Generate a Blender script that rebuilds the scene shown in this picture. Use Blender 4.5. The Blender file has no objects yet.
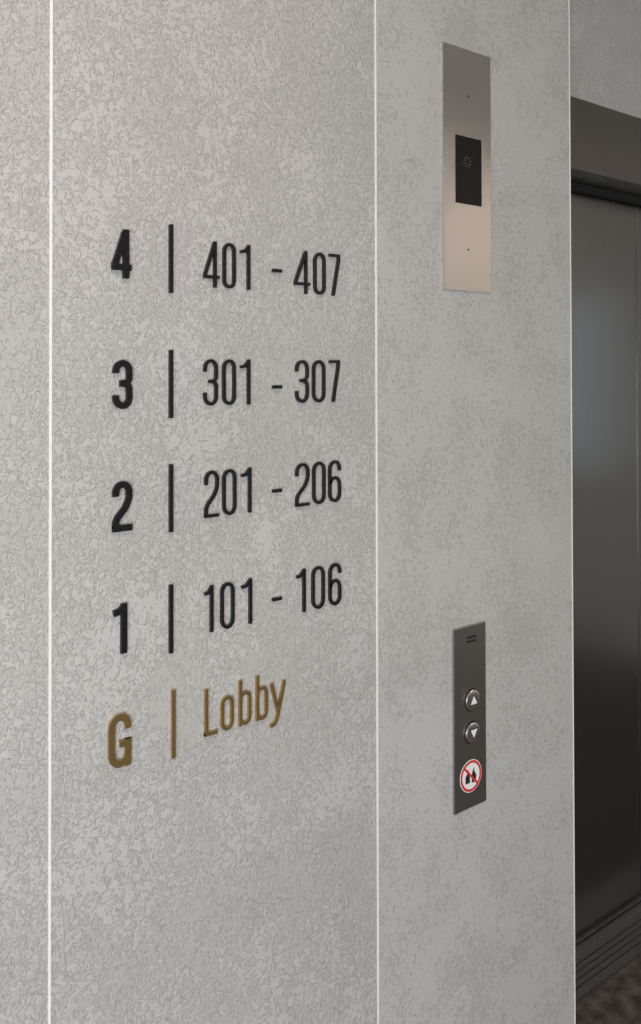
import bpy, bmesh, math
from mathutils import Vector, Matrix

sc = bpy.context.scene
sc.view_settings.view_transform = 'Standard'
sc.view_settings.look = 'None'

# ------------------------------------------------------------ camera
W, HH = 641.0, 1024.0
F = 880.0
XV, YH = 1420.0, 372.0
CX = 320.5
PITCH = math.radians(0.76)
ROLL = math.radians(0.12)
CY = YH - F * math.tan(PITCH)
AL = math.atan(F / (XV - CX))
D = 1.255
EYE = 1.58
cam_pos = Vector((0, -D, EYE))
fwd = Vector((math.sin(AL) * math.cos(PITCH), math.cos(AL) * math.cos(PITCH), math.sin(PITCH)))
right = Vector((math.cos(AL), -math.sin(AL), 0))
up = right.cross(fwd)
r2 = (right * math.cos(ROLL) - up * math.sin(ROLL)).normalized()
u2 = (up * math.cos(ROLL) + right * math.sin(ROLL)).normalized()
cd = bpy.data.cameras.new('camera')
cam = bpy.data.objects.new('camera', cd)
sc.collection.objects.link(cam)
m = Matrix((r2, u2, -fwd)).transposed().to_4x4()
m.translation = cam_pos
cam.matrix_world = m
cd.sensor_width = 36
cd.lens = F / HH * 36
cd.shift_y = (CY - HH / 2) / HH
cd.clip_start = 0.02
sc.camera = cam

def P(px, py, Y=0.0):
    d = fwd + r2 * ((px - CX) / F) - u2 * ((py - CY) / F)
    t = (Y + D) / d.y
    p = cam_pos + d * t
    return p.x, p.z

# ------------------------------------------------------------ materials
def newmat(name):
    mt = bpy.data.materials.new(name)
    mt.use_nodes = True
    nt = mt.node_tree
    b = nt.nodes['Principled BSDF']
    return mt, nt, b

def simple(name, col, rough=0.5, metal=0.0, noise=0.03, nscale=40, spec=0.5):
    mt, nt, b = newmat(name)
    tc = nt.nodes.new('ShaderNodeTexCoord')
    n = nt.nodes.new('ShaderNodeTexNoise'); n.inputs['Scale'].default_value = nscale
    n.inputs['Detail'].default_value = 4
    nt.links.new(tc.outputs['Object'], n.inputs['Vector'])
    mx = nt.nodes.new('ShaderNodeMix'); mx.data_type = 'RGBA'
    mx.inputs[6].default_value = (*[c * (1 - noise * 2) for c in col], 1)
    mx.inputs[7].default_value = (*[min(1, c * (1 + noise * 2)) for c in col], 1)
    nt.links.new(n.outputs['Fac'], mx.inputs[0])
    nt.links.new(mx.outputs[2], b.inputs['Base Color'])
    b.inputs['Roughness'].default_value = rough
    b.inputs['Metallic'].default_value = metal
    b.inputs['Specular IOR Level'].default_value = spec
    return mt

def brushed(name, col, rough, axis='x', strength=0.08, metal=1.0, con=0.1):
    mt, nt, b = newmat(name)
    tc = nt.nodes.new('ShaderNodeTexCoord')
    mp = nt.nodes.new('ShaderNodeMapping')
    mp.inputs['Scale'].default_value = (4, 4, 1500) if axis == 'x' else (900, 900, 3)
    n = nt.nodes.new('ShaderNodeTexNoise'); n.inputs['Scale'].default_value = 1.0
    n.inputs['Detail'].default_value = 3
    nt.links.new(tc.outputs['Object'], mp.inputs['Vector'])
    nt.links.new(mp.outputs[0], n.inputs['Vector'])
    mr = nt.nodes.new('ShaderNodeMapRange')
    mr.inputs['To Min'].default_value = rough - 0.06
    mr.inputs['To Max'].default_value = rough + 0.06
    nt.links.new(n.outputs['Fac'], mr.inputs['Value'])
    nt.links.new(mr.outputs[0], b.inputs['Roughness'])
    mx = nt.nodes.new('ShaderNodeMix'); mx.data_type = 'RGBA'
    mx.inputs[6].default_value = (*[c * (1-con) for c in col], 1)
    mx.inputs[7].default_value = (*[min(1, c * (1+con)) for c in col], 1)
    nt.links.new(n.outputs['Fac'], mx.inputs[0])
    nt.links.new(mx.outputs[2], b.inputs['Base Color'])
    bp = nt.nodes.new('ShaderNodeBump'); bp.inputs['Strength'].default_value = strength
    bp.inputs['Distance'].default_value = 0.0003
    nt.links.new(n.outputs['Fac'], bp.inputs['Height'])
    nt.links.new(bp.outputs[0], b.inputs['Normal'])
    b.inputs['Metallic'].default_value = metal
    return mt

def plaster(name, cover, strength, ca, cb):
    """trowelled plaster: grainy ground, raised smoother flakes with a crisp edge"""
    mt, nt, b = newmat(name)
    N = nt.nodes.new; L = nt.links.new
    tc = N('ShaderNodeTexCoord')
    mp = N('ShaderNodeMapping'); mp.inputs['Scale'].default_value = (1, 1, 0.9)
    L(tc.outputs['Object'], mp.inputs['Vector'])
    def noise(s, det, rough=0.55, dist=0.0):
        n = N('ShaderNodeTexNoise'); n.inputs['Scale'].default_value = s
        n.inputs['Detail'].default_value = det; n.inputs['Roughness'].default_value = rough
        n.inputs['Distortion'].default_value = dist
        L(mp.outputs[0], n.inputs['Vector']); return n
    def math_(op, a, b_, c=None):
        q = N('ShaderNodeMath'); q.operation = op
        for i, v in enumerate((a, b_, c)):
            if v is None: continue
            if isinstance(v, (int, float)): q.inputs[i].default_value = v
            else: L(v, q.inputs[i])
        return q.outputs[0]
    big = noise(6.0, 5, 0.65, 0.3).outputs['Fac']
    mid = noise(112, 5, 0.62, 1.0).outputs['Fac']
    fine = noise(340, 3, 0.6).outputs['Fac']
    broad = noise(2.5, 3).outputs['Fac']
    s = math_('MULTIPLY_ADD', big, 0.58, mid)
    rp = N('ShaderNodeMapRange'); rp.interpolation_type = 'SMOOTHSTEP'
    rp.inputs['From Min'].default_value = 0.79 + cover - 0.04
    rp.inputs['From Max'].default_value = 0.79 + cover + 0.04
    L(s, rp.inputs['Value'])
    pl = rp.outputs[0]
    e = math_('MULTIPLY', math_('MULTIPLY', pl, math_('SUBTRACT', 1.0, pl)), 4.0)
    h = math_('MULTIPLY_ADD', fine, 0.8, pl)
    h = math_('MULTIPLY_ADD', mid, 0.9, h)
    bp = N('ShaderNodeBump'); bp.inputs['Strength'].default_value = strength
    bp.inputs['Distance'].default_value = 0.0014
    L(h, bp.inputs['Height'])
    L(bp.outputs[0], b.inputs['Normal'])
    mx = N('ShaderNodeMix'); mx.data_type = 'RGBA'
    mx.inputs[6].default_value = (*ca, 1); mx.inputs[7].default_value = (*cb, 1)
    L(pl, mx.inputs[0])
    v = math_('MULTIPLY_ADD', e, -0.15, 1.0)
    vf = N('ShaderNodeMapRange'); vf.inputs['From Min'].default_value = 0.3; vf.inputs['From Max'].default_value = 0.7
    vf.inputs['To Min'].default_value = 0.93; vf.inputs['To Max'].default_value = 1.04
    L(fine, vf.inputs['Value'])
    vr = N('ShaderNodeMapRange'); vr.inputs['From Min'].default_value = 0.3; vr.inputs['From Max'].default_value = 0.7
    vr.inputs['To Min'].default_value = 0.95; vr.inputs['To Max'].default_value = 1.04
    L(broad, vr.inputs['Value'])
    v = math_('MULTIPLY', math_('MULTIPLY', v, vf.outputs[0]), vr.outputs[0])
    mb = N('ShaderNodeMix'); mb.data_type = 'RGBA'; mb.blend_type = 'MULTIPLY'
    mb.inputs[0].default_value = 1.0
    L(mx.outputs[2], mb.inputs[6]); L(v, mb.inputs[7])
    L(mb.outputs[2], b.inputs['Base Color'])
    rr = N('ShaderNodeMapRange'); rr.inputs['To Min'].default_value = 0.65; rr.inputs['To Max'].default_value = 0.46
    L(pl, rr.inputs['Value']); L(rr.outputs[0], b.inputs['Roughness'])
    return mt

M_pl_a = plaster('plaster_textured', 0.0, 0.62, (0.51, 0.502, 0.488), (0.47, 0.462, 0.447))
M_pl_b = plaster('plaster_smooth', 0.075, 0.45, (0.50, 0.492, 0.477), (0.46, 0.45, 0.434))
M_trim = simple('white_trim', (0.84, 0.835, 0.82), 0.4)
M_black = simple('black_acrylic', (0.011, 0.011, 0.013), 0.24, nscale=20, spec=0.45)
M_gold = brushed('brushed_brass', (0.50, 0.345, 0.15), 0.32, metal=0.85)
M_steel = brushed('brushed_stainless', (0.66, 0.65, 0.635), 0.17, 'x', 0.04, con=0.05, metal=1.0)
M_steel_dk = brushed('dark_stainless', (0.34, 0.34, 0.337), 0.36, 'z', con=0.05, metal=0.95)
M_btn = brushed('button_steel', (0.8, 0.79, 0.77), 0.25)
M_dark = simple('dark_plastic', (0.005, 0.005, 0.006), 0.3, spec=0.25)
M_slot = simple('slot_black', (0.008, 0.008, 0.008), 0.8)
M_led = simple('display_segments', (0.14, 0.135, 0.13), 0.5)
M_white = simple('sticker_white', (0.85, 0.84, 0.82), 0.5)
M_red = simple('sticker_red', (0.62, 0.03, 0.03), 0.5)
M_pict = simple('sticker_black', (0.02, 0.02, 0.02), 0.5)
M_frame = brushed('stainless_frame', (0.20, 0.197, 0.193), 0.36, 'x', con=0.05)
M_door = brushed('elevator_door_steel', (0.235, 0.242, 0.243), 0.24, 'z', 0.04, con=0.05)
M_sill = brushed('sill_aluminium', (0.34, 0.335, 0.33), 0.38, 'x')
M_ceil = simple('ceiling_paint', (0.6, 0.57, 0.54), 0.8)
M_opp = simple('opposite_wall_paint', (0.40, 0.375, 0.35), 0.8)
M_rw = simple('right_wall_paint', (0.50, 0.46, 0.425), 0.8)

# ------------------------------------------------------------ mesh helpers
def obj_from_bm(bm, name, mats, parent=None, bevel=0.0, seg=2):
    me = bpy.data.meshes.new(name)
    bmesh.ops.recalc_face_normals(bm, faces=bm.faces)
    bm.to_mesh(me); bm.free()
    o = bpy.data.objects.new(name, me)
    for mt in mats: me.materials.append(mt)
    sc.collection.objects.link(o)
    if parent: o.parent = parent
    if bevel > 0:
        bv = o.modifiers.new('bevel', 'BEVEL'); bv.width = bevel; bv.segments = seg
        bv.limit_method = 'ANGLE'; bv.angle_limit = math.radians(40)
    return o

def add_box(bm, x0, x1, y0, y1, z0, z1, mi=0):
    v = [bm.verts.new(c) for c in ((x0,y0,z0),(x1,y0,z0),(x1,y1,z0),(x0,y1,z0),(x0,y0,z1),(x1,y0,z1),(x1,y1,z1),(x0,y1,z1))]
    for f in ((0,1,2,3),(4,5,6,7),(0,1,5,4),(1,2,6,5),(2,3,7,6),(3,0,4,7)):
        fc = bm.faces.new([v[i] for i in f]); fc.material_index = mi

def box(name, x0, x1, y0, y1, z0, z1, mat, parent=None, bevel=0.0):
    bm = bmesh.new(); add_box(bm, x0, x1, y0, y1, z0, z1)
    return obj_from_bm(bm, name, [mat], parent, bevel)

def empty(name, loc=(0, 0, 0)):
    e = bpy.data.objects.new(name, None); sc.collection.objects.link(e)
    e.empty_display_size = 0.05
    return e

def ribbon(bm, pts, closed, t, yb, yf, mi=0):
    n = len(pts); L = []; R = []
    for i in range(n):
        p = Vector(pts[i])
        if closed: a = Vector(pts[i-1]); c = Vector(pts[(i+1) % n])
        else:
            a = Vector(pts[i-1]) if i > 0 else None
            c = Vector(pts[i+1]) if i < n-1 else None
        if a is None: d = (c - p).normalized(); nn = Vector((-d.y, d.x)); s = 1
        elif c is None: d = (p - a).normalized(); nn = Vector((-d.y, d.x)); s = 1
        else:
            d1 = (p - a).normalized(); d2 = (c - p).normalized()
            n1 = Vector((-d1.y, d1.x)); n2 = Vector((-d2.y, d2.x))
            nn = (n1 + n2).normalized(); s = min(2.2, 1 / max(0.3, nn.dot(n1)))
        L.append(p + nn * (t/2*s)); R.append(p - nn * (t/2*s))
    vs = [[bm.verts.new((q.x, y, q.y)) for q in S] for y in (yf, yb) for S in (L, R)]
    Lf, Rf, Lb, Rb = vs
    rng = range(n) if closed else range(n-1)
    for i in rng:
        j = (i+1) % n
        for q in ((Lf[i],Lf[j],Rf[j],Rf[i]), (Lb[i],Rb[i],Rb[j],Lb[j]), (Lf[i],Lb[i],Lb[j],Lf[j]), (Rf[i],Rf[j],Rb[j],Rb[i])):
            bm.faces.new(q).material_index = mi
    if not closed:
        bm.faces.new((Lf[0],Rf[0],Rb[0],Lb[0])).material_index = mi
        bm.faces.new((Lf[-1],Lb[-1],Rb[-1],Rf[-1])).material_index = mi

def arc(cx, cy, rx, ry, a0, a1, n=12):
    return [(cx + rx*math.cos(math.radians(a0+(a1-a0)*i/n)), cy + ry*math.sin(math.radians(a0+(a1-a0)*i/n))) for i in range(n+1)]

def glyph(ch, w, t):
    a = t/2; l = a; r = w-a; cx = w/2; rx = (r-l)/2; ry = min(rx*1.15, 0.24)
    top = 1-a; bot = a
    if ch == '0':
        return [(arc(cx, top-ry, rx, ry, 0, 180) + arc(cx, bot+ry, rx, ry, 180, 360), True)]
    if ch == '1':
        return [([(r, 0), (r, 1)], False), ([(0, 0.845-a*0.3), (w*0.45, 0.865-a*0.3), (r, 1-a*1.1)], False)]
    if ch == '2':
        return [([(l, 0.70), (l, top-ry)] + arc(cx, top-ry, rx, ry, 180, 0)[1:] + [(r, 0.68), (r*0.93, 0.585), (cx+rx*0.35, 0.45), (l+rx*0.25, 0.27), (l, 0.17), (l, bot)], False),
                ([(0, bot), (w, bot)], False)]
    if ch == '3':
        q = 0.52
        ru = (top-q)/2; rl = (q-bot)/2
        ru = min(ru, ry); rl = min(rl, ry)
        return [([(l, 0.73), (l, top-ry)] + arc(cx, top-ry, rx, ry, 180, 0)[1:] + [(r, q+ru*0.75)] + arc(cx, q+ru*0.7, rx, ru*0.7, 0, -75, 8)[1:] + [(w*0.36, q)], False),
                ([(w*0.36, q)] + arc(cx, q-rl*0.7, rx, rl*0.7, 75, 0, 8) + [(r, bot+ry)] + arc(cx, bot+ry, rx, ry, 0, -180)[1:] + [(l, 0.28)], False)]
    if ch == '4':
        xs = w*0.76 - a*0.2
        return [([(xs, 0), (xs, 1)], False), ([(xs-a*0.4, top), (xs - (xs-l)*0.55, 0.60), (l, 0.27), (l+0.002, 0.225)], False), ([(0, 0.225), (w, 0.225)], False)]
    if ch == '6':
        b = 0.585
        return [([(r, 0.75), (r, top-ry)] + arc(cx, top-ry, rx, ry, 0, 180)[1:] + [(l, bot+ry)] + arc(cx, bot+ry, rx, ry, 180, 360)[1:] + [(r, b-ry)] + arc(cx, b-ry, rx, ry, 0, 150)[1:] + [(l, b-ry*0.9)], False)]
    if ch == '7':
        return [([(0, top), (w, top)], False), ([(r, top), (r, 0.86), (w*0.62, 0.45), (w*0.36, 0.0)], False)]
    if ch == 'G':
        return [([(r, 0.70), (r, top-ry)] + arc(cx, top-ry, rx, ry, 0, 180)[1:] + [(l, bot+ry)] + arc(cx, bot+ry, rx, ry, 180, 345)[1:], False),
                ([(r, 0), (r, 0.50)], False), ([(w, 0.50-a), (cx, 0.50-a)], False)]
    if ch == 'L':
        return [([(l, 1), (l, 0)], False), ([(0, bot), (w, bot)], False)]
    if ch == 'o':
        tp = 0.74-a
        return [(arc(cx, tp-ry*.9, rx, ry*.9, 0, 180) + arc(cx, bot+ry*.9, rx, ry*.9, 180, 360), True)]
    if ch == 'b':
        tp = 0.74-a; q = ry*.9
        return [([(l, 0), (l, 1)], False),
                ([(l, tp-q*0.9)] + arc(cx, tp-q, rx, q, 150, 0) + [(r, bot+q)] + arc(cx, bot+q, rx, q, 0, -150)[1:] + [(l, bot+q*0.9)], False)]
    if ch == 'y':
        return [([(l, 0.74), (w*0.5, 0.06)], False), ([(r, 0.74), (w*0.5, 0.02), (w*0.36, -0.15), (w*0.2, -0.2), (w*0.02, -0.2)], False)]
    return []

def put_glyph(ch, px0, px1, zbase, h, t, mat, parent, dep, pyref=400):
    x0 = P(px0+0.6, pyref, -dep*0.6)[0]; x1 = P(px1+0.3, pyref, -dep*0.8)[0]
    w = (x1-x0)/h
    bm = bmesh.new()
    for k, (pts, cl) in enumerate(glyph(ch, w, t)):
        pts = [(x0+p[0]*h, zbase+p[1]*h) for p in pts]
        ribbon(bm, pts, cl, t*h, 0.0008, -dep - 0.00005*k)
    nm = {'0':'digit_zero','1':'digit_one','2':'digit_two','3':'digit_three','4':'digit_four','6':'digit_six','7':'digit_seven','G':'letter_g','L':'letter_l','o':'letter_o','b':'letter_b','y':'letter_y'}[ch]
    return obj_from_bm(bm, nm, [mat], parent)

def disc(bm, cx, cz, r, y0, y1, mi=0, n=40, rin=0.0, dome=0.0):
    if rin > 0:
        pts = [(cx+(r+rin)/2*math.cos(2*math.pi*i/n), cz+(r+rin)/2*math.sin(2*math.pi*i/n)) for i in range(n)]
        ribbon(bm, pts, True, r-rin, y0, y1, mi); return
    rings = []
    prof = [(r, y0), (r, y1)]
    if dome > 0:
        prof += [(r*0.92, y1-dome*0.55), (r*0.75, y1-dome*0.85), (r*0.4, y1-dome)]
    for rr, y in prof:
        rings.append([bm.verts.new((cx+rr*math.cos(2*math.pi*i/n), y, cz+rr*math.sin(2*math.pi*i/n))) for i in range(n)])
    for a, b in zip(rings[:-1], rings[1:]):
        for i in range(n):
            bm.faces.new((a[i], a[(i+1)%n], b[(i+1)%n], b[i])).material_index = mi
    bm.faces.new(rings[0]).material_index = mi
    bm.faces.new(rings[-1]).material_index = mi

def prism(bm, poly, y0, y1, mi=0):
    a = [bm.verts.new((x, y1, z)) for x, z in poly]; b = [bm.verts.new((x, y0, z)) for x, z in poly]
    n = len(poly)
    bm.faces.new(a).material_index = mi; bm.faces.new(b[::-1]).material_index = mi
    for i in range(n): bm.faces.new((a[i], a[(i+1)%n], b[(i+1)%n], b[i])).material_index = mi

# ------------------------------------------------------------ key positions
CEIL = 2.95
REC = 0.085
DOORY = 0.205
xs1 = P(50.5, 400)[0]; xs2 = P(376.3, 400)[0]; xc = P(571, 400)[0]
pw = xs2 - xs1
g = 0.0020
XL = -2.2; XR = 4.4; YF = -4.2

bm = bmesh.new()
edges = [XL, xs1-3*pw, xs1-2*pw, xs1-pw, xs1, xs2, xc]
for i in range(len(edges)-1):
    add_box(bm, edges[i]+(g if i else 0), edges[i+1]-(g if i < 5 else 0.0), 0.0, REC, 0, CEIL, 1 if i == 5 else 0)
obj_from_bm(bm, 'wall_front', [M_pl_a, M_pl_b])
k = 1
for i in range(1, 6):
    box('trim_%d' % k, edges[i]-g, edges[i]+g, -0.0010, REC, 0, CEIL, M_trim); k += 1
box('trim_%d' % k, xc, xc+0.0025, -0.001, REC, 0, CEIL, M_trim)

ox0 = xc+0.10; ox1 = ox0+1.0; fw = 0.11
ztop_f = P(571, 97, REC)[1]; zh = P(571, 169, REC)[1]
bm = bmesh.new()
add_box(bm, xc-1.0, ox0-fw, REC+0.001, 0.40, 0, CEIL)
add_box(bm, ox1+fw, XR, REC+0.001, 0.40, 0, CEIL)
add_box(bm, ox0-fw, ox1+fw, REC+0.001, 0.40, ztop_f, CEIL)
obj_from_bm(bm, 'wall_back', [M_pl_a])

el = empty('elevator_doorway')
bm = bmesh.new()
add_box(bm, ox0-fw, ox1+fw, REC-0.006, DOORY+0.04, zh, ztop_f)
obj_from_bm(bm, 'frame_header', [M_frame], el, 0.002)
for nm, a, b_ in (('frame_jamb_left', ox0-fw+0.002, ox0), ('frame_jamb_right', ox1, ox1+fw)):
    box(nm, a, b_, REC-(-0.002 if 'left' in nm else 0.006), DOORY+0.04, 0, zh, M_frame, el, 0.002)
box('header_lip', ox0, ox1, DOORY-0.03, DOORY-0.006, zh-0.018, zh, M_slot, el, 0.001)
mid = P(638, 500, DOORY)[0]
box('door_panel_left', ox0-0.02, mid-0.002, DOORY, DOORY+0.03, 0.012, zh+0.0, M_door, el, 0.002)
box('door_panel_right', mid+0.002, ox1+0.02, DOORY, DOORY+0.03, 0.012, zh+0.0, M_door, el, 0.002)
box('shaft_backing', ox0, ox1, DOORY+0.036, DOORY+0.05, 0.0, zh, M_slot, el)
bm = bmesh.new()
prof = [REC-0.005, 0.102, 0.106, 0.120, 0.124, 0.138, 0.142, 0.156, 0.160, 0.174, 0.190, DOORY+0.035]
hts = [0.010, 0.006, 0.010, 0.006, 0.010, 0.006, 0.010, 0.006, 0.010, 0.003, 0.010]
for i, hh in enumerate(hts):
    add_box(bm, ox0, ox1, prof[i], prof[i+1], -0.01, hh)
obj_from_bm(bm, 'door_sill', [M_sill], el)

# floor
mt, nt, b = newmat('stone_floor')
tc = nt.nodes.new('ShaderNodeTexCoord'); n = nt.nodes.new('ShaderNodeTexNoise')
n.inputs['Scale'].default_value = 28; n.inputs['Detail'].default_value = 6
cr = nt.nodes.new('ShaderNodeValToRGB')
cr.color_ramp.elements[0].position = 0.38; cr.color_ramp.elements[0].color = (0.05, 0.043, 0.036, 1)
cr.color_ramp.elements[1].position = 0.72; cr.color_ramp.elements[1].color = (0.16, 0.14, 0.115, 1)
nt.links.new(tc.outputs['Object'], n.inputs['Vector']); nt.links.new(n.outputs['Fac'], cr.inputs[0])
nt.links.new(cr.outputs[0], b.inputs['Base Color']); b.inputs['Roughness'].default_value = 0.55
box('floor', XL, XR, YF, 0.40, -0.05, 0.0, mt)
box('ceiling', XL, XR, YF, 0.40, CEIL, CEIL+0.05, M_ceil)
box('wall_opposite', XL, XR, YF-0.1, YF, 0, CEIL, M_opp)
# right wall; window opening added to reflect a daylight streak in the door
wy0, wy1, wz0, wz1 = -1.75, -1.25, 0.95, 2.1
bm = bmesh.new()
add_box(bm, XR, XR+0.1, YF, wy0, 0, CEIL)
add_box(bm, XR, XR+0.1, wy1, 0.40, 0, CEIL)
add_box(bm, XR, XR+0.1, wy0, wy1, 0, wz0)
add_box(bm, XR, XR+0.1, wy0, wy1, wz1, CEIL)
obj_from_bm(bm, 'wall_right', [M_rw])
bm = bmesh.new()
add_box(bm, XR+0.02, XR+0.07, wy0, wy0+0.04, wz0, wz1)
add_box(bm, XR+0.02, XR+0.07, wy1-0.04, wy1, wz0, wz1)
add_box(bm, XR+0.02, XR+0.07, wy0+0.04, wy1-0.04, wz0, wz0+0.04)
add_box(bm, XR+0.02, XR+0.07, wy0+0.04, wy1-0.04, wz1-0.04, wz1)
obj_from_bm(bm, 'added_window_frame', [M_slot])  # frame of the added opening, out of view

# ------------------------------------------------------------ directory sign
sign = empty('floor_directory_sign')
DEP = 0.0055
def zat(px, py): return P(px, py)[1]
rows = [
 ('4', (111,131), 278.5, 229.5, (225,293), [('4',203,219),('0',222.5,235.5),('1',240,250),('4',294,310),('0',313.5,325.5),('7',329,340)], (288,210), (295.5,334), 271),
 ('3', (112,132), 409, 360, (350,418), [('3',203,217.5),('0',222,235.5),('1',240,250),('3',295,308.5),('0',312,325),('7',329,339.5)], (405.5,210), (402,334), 387),
 ('2', (112,132), 531, 481, (464,532), [('2',204,218.5),('0',222,236),('1',241,251),('2',295,309),('0',312,325),('6',328,340.5)], (518,210), (501,334), 490.5),
 ('1', (113,127), 653, 603, (584,653), [('1',204,213),('0',220,234),('1',241,251.5),('1',296,305),('0',311,324),('6',328,340.5)], (633,210), (603.5,334), 598.5),
]
for bigc, (a, c), yb, yt, (b0, b1), gl, (yl, xl), (yr, xr), yd in rows:
    zb = zat(121, yb); zt = zat(121, yt)
    put_glyph(bigc, a, c, zb, zt-zb, 0.130, M_black, sign, DEP)
    x0, z0 = P(168.3, b1); x1, z1 = P(171.7, b0)
    box('divider_bar', x0, x1, -DEP, 0.0008, z0, z1, M_black, sign)
    zz = (zat(xl, yl) + zat(xr, yr))/2
    for ch, p0, p1 in gl:
        put_glyph(ch, p0, p1, zz, 0.0768, 0.068, M_black, sign, DEP)
    x0 = P(271.5, yd)[0]; x1 = P(280.5, yd)[0]
    box('dash', x0, x1, -DEP, 0.0008, zat(276, yd)-0.0028, zat(276, yd)+0.0028, M_black, sign)
zb = zat(120, 766); zt = zat(120, 713)
put_glyph('G', 108, 131, zb, zt-zb, 0.125, M_gold, sign, DEP)
x0, z0 = P(170.5, 758); x1, z1 = P(174.0, 689)
box('divider_bar', x0, x1, -DEP, 0.0008, z0, z1, M_gold, sign)
zz = zat(207, 735)
for ch, p0, p1 in (('L',204,217),('o',220,233),('b',238,250.5),('b',255,267),('y',269,285)):
    put_glyph(ch, p0, p1, zz, 0.0765, 0.072, M_gold, sign, DEP)

# ------------------------------------------------------------ floor indicator panel
ind = empty('elevator_floor_indicator')
x0 = P(442.0, 166)[0]; x1 = P(489.5, 166)[0]
z0 = (zat(443, 289.5)+zat(490.5, 293.5))/2; z1 = (zat(442, 43.5)+zat(490, 57))/2
box('face_plate', x0, x1, -0.004, 0.001, z0, z1, M_steel, ind, 0.0008)
sx0 = P(454.0, 170)[0]; sx1 = P(480.0, 170)[0]; sz0 = zat(468, 205); sz1 = zat(468, 138)
box('display_screen', sx0, sx1, -0.0046, -0.0035, sz0, sz1, M_dark, ind, 0.0003)
bm = bmesh.new()
cx, cz = P(465.5, 164)
for i in range(7):
    aa = math.radians(180 - i*30)
    disc(bm, cx+0.0105*math.cos(aa), cz+0.013*math.sin(aa), 0.0015, -0.0044, -0.0049, n=10)
for dx in (-0.005, 0.005):
    for j in range(2): disc(bm, cx+dx, cz-0.001-0.005*j, 0.0014, -0.0044, -0.0049, n=10)
obj_from_bm(bm, 'display_segments', [M_led], ind)
bm = bmesh.new()
for py in (97, 250):
    a_, b_ = P(467, py); disc(bm, a_, b_, 0.0022, -0.0035, -0.0043, n=16)
obj_from_bm(bm, 'plate_pin', [M_slot], ind)

# ------------------------------------------------------------ call button panel
cp = empty('elevator_call_panel')
x0 = P(452.5, 715)[0]; x1 = P(484.2, 715)[0]
z0 = (zat(453, 812)+zat(485, 801.5))/2; z1 = (zat(453, 629)+zat(485, 621.5))/2
box('face_plate', x0, x1, -0.005, 0.001, z0, z1, M_steel_dk, cp, 0.0008)
bm = bmesh.new()
cx, cz = P(469.5, 638.5)
for j in (-1, 1):
    add_box(bm, cx-0.014, cx+0.014, -0.0056, -0.0045, cz+j*0.0042-0.0020, cz+j*0.0042+0.0020)
obj_from_bm(bm, 'speaker_slot', [M_slot], cp)
for py, up_ in ((699, 1), (731.5, -1)):
    cx, cz = P(470.0, py)
    bm = bmesh.new()
    disc(bm, cx, cz, 0.0235, -0.0045, -0.0060, 2, rin=0.0210)
    disc(bm, cx, cz, 0.0212, -0.0045, -0.0085, 0, dome=0.0022)
    s = 0.0100
    tri = [(cx-s, cz-up_*s*0.75), (cx+s, cz-up_*s*0.75), (cx, cz+up_*s*0.95)]
    prism(bm, [(cx+(x-cx)*1.25, cz+(z-cz)*1.25) for x, z in tri], -0.0085, -0.0110, 2)
    prism(bm, tri, -0.0085, -0.0113, 1)
    obj_from_bm(bm, 'call_button', [M_btn, M_white, M_slot], cp)
cx, cz = P(469.0, 775)
bm = bmesh.new()
R = 0.0335
disc(bm, cx, cz, R, -0.0045, -0.0053, 0)
disc(bm, cx, cz, R*0.95, -0.0050, -0.0058, 1, rin=R*0.80)
k = R*0.5
prism(bm, [(cx-k*1.0, cz-k*0.8), (cx-k*0.2, cz-k*0.8), (cx-k*0.2, cz+k*0.2), (cx-k*0.45, cz+k*0.9), (cx-k*0.75, cz+k*0.3), (cx-k*1.0, cz+k*0.1)], -0.005, -0.0056, 2)
prism(bm, [(cx+k*0.15, cz-k*0.9), (cx+k*0.9, cz-k*0.9), (cx+k*1.0, cz-k*0.1), (cx+k*0.65, cz+k*0.4), (cx+k*0.6, cz+k*1.0), (cx+k*0.2, cz+k*0.3)], -0.005, -0.0056, 2)
q = R*0.62
ribbon(bm, [(cx-q, cz+q), (cx+q, cz-q)], False, R*0.14, -0.005, -0.0060, 1)
obj_from_bm(bm, 'prohibition_sticker', [M_white, M_red, M_pict], cp)

# ------------------------------------------------------------ lights
def area(name, loc, target, sx, sy, power, col):
    ld = bpy.data.lights.new(name, 'AREA'); ld.shape = 'RECTANGLE'; ld.size = sx; ld.size_y = sy
    ld.energy = power; ld.color = col
    o = bpy.data.objects.new(name, ld); sc.collection.objects.link(o)
    o.location = loc
    o.rotation_euler = (Vector(target)-Vector(loc)).to_track_quat('-Z', 'Y').to_euler()
    return o
area('window_light', (-1.6, -3.0, 0.85), (1.1, 0, 0.65), 2.0, 1.5, 118, (0.93, 0.975, 1.0))
area('ceiling_light', (0.2, -1.1, CEIL-0.03), (0.2, -1.1, 0), 0.25, 0.5, 15, (1.0, 0.78, 0.62))
area('plate_reflection_fill', (3.7, -2.7, CEIL-0.03), (4.1, -2.7, 1.6), 0.3, 1.4, 34, (1.0, 0.86, 0.75))  # added lamp: warms the right wall that the steel plate reflects

w = bpy.data.worlds.new('world'); sc.world = w; w.use_nodes = True
w.node_tree.nodes['Background'].inputs[0].default_value = (0.88, 0.94, 1.0, 1)
w.node_tree.nodes['Background'].inputs[1].default_value = 0.95
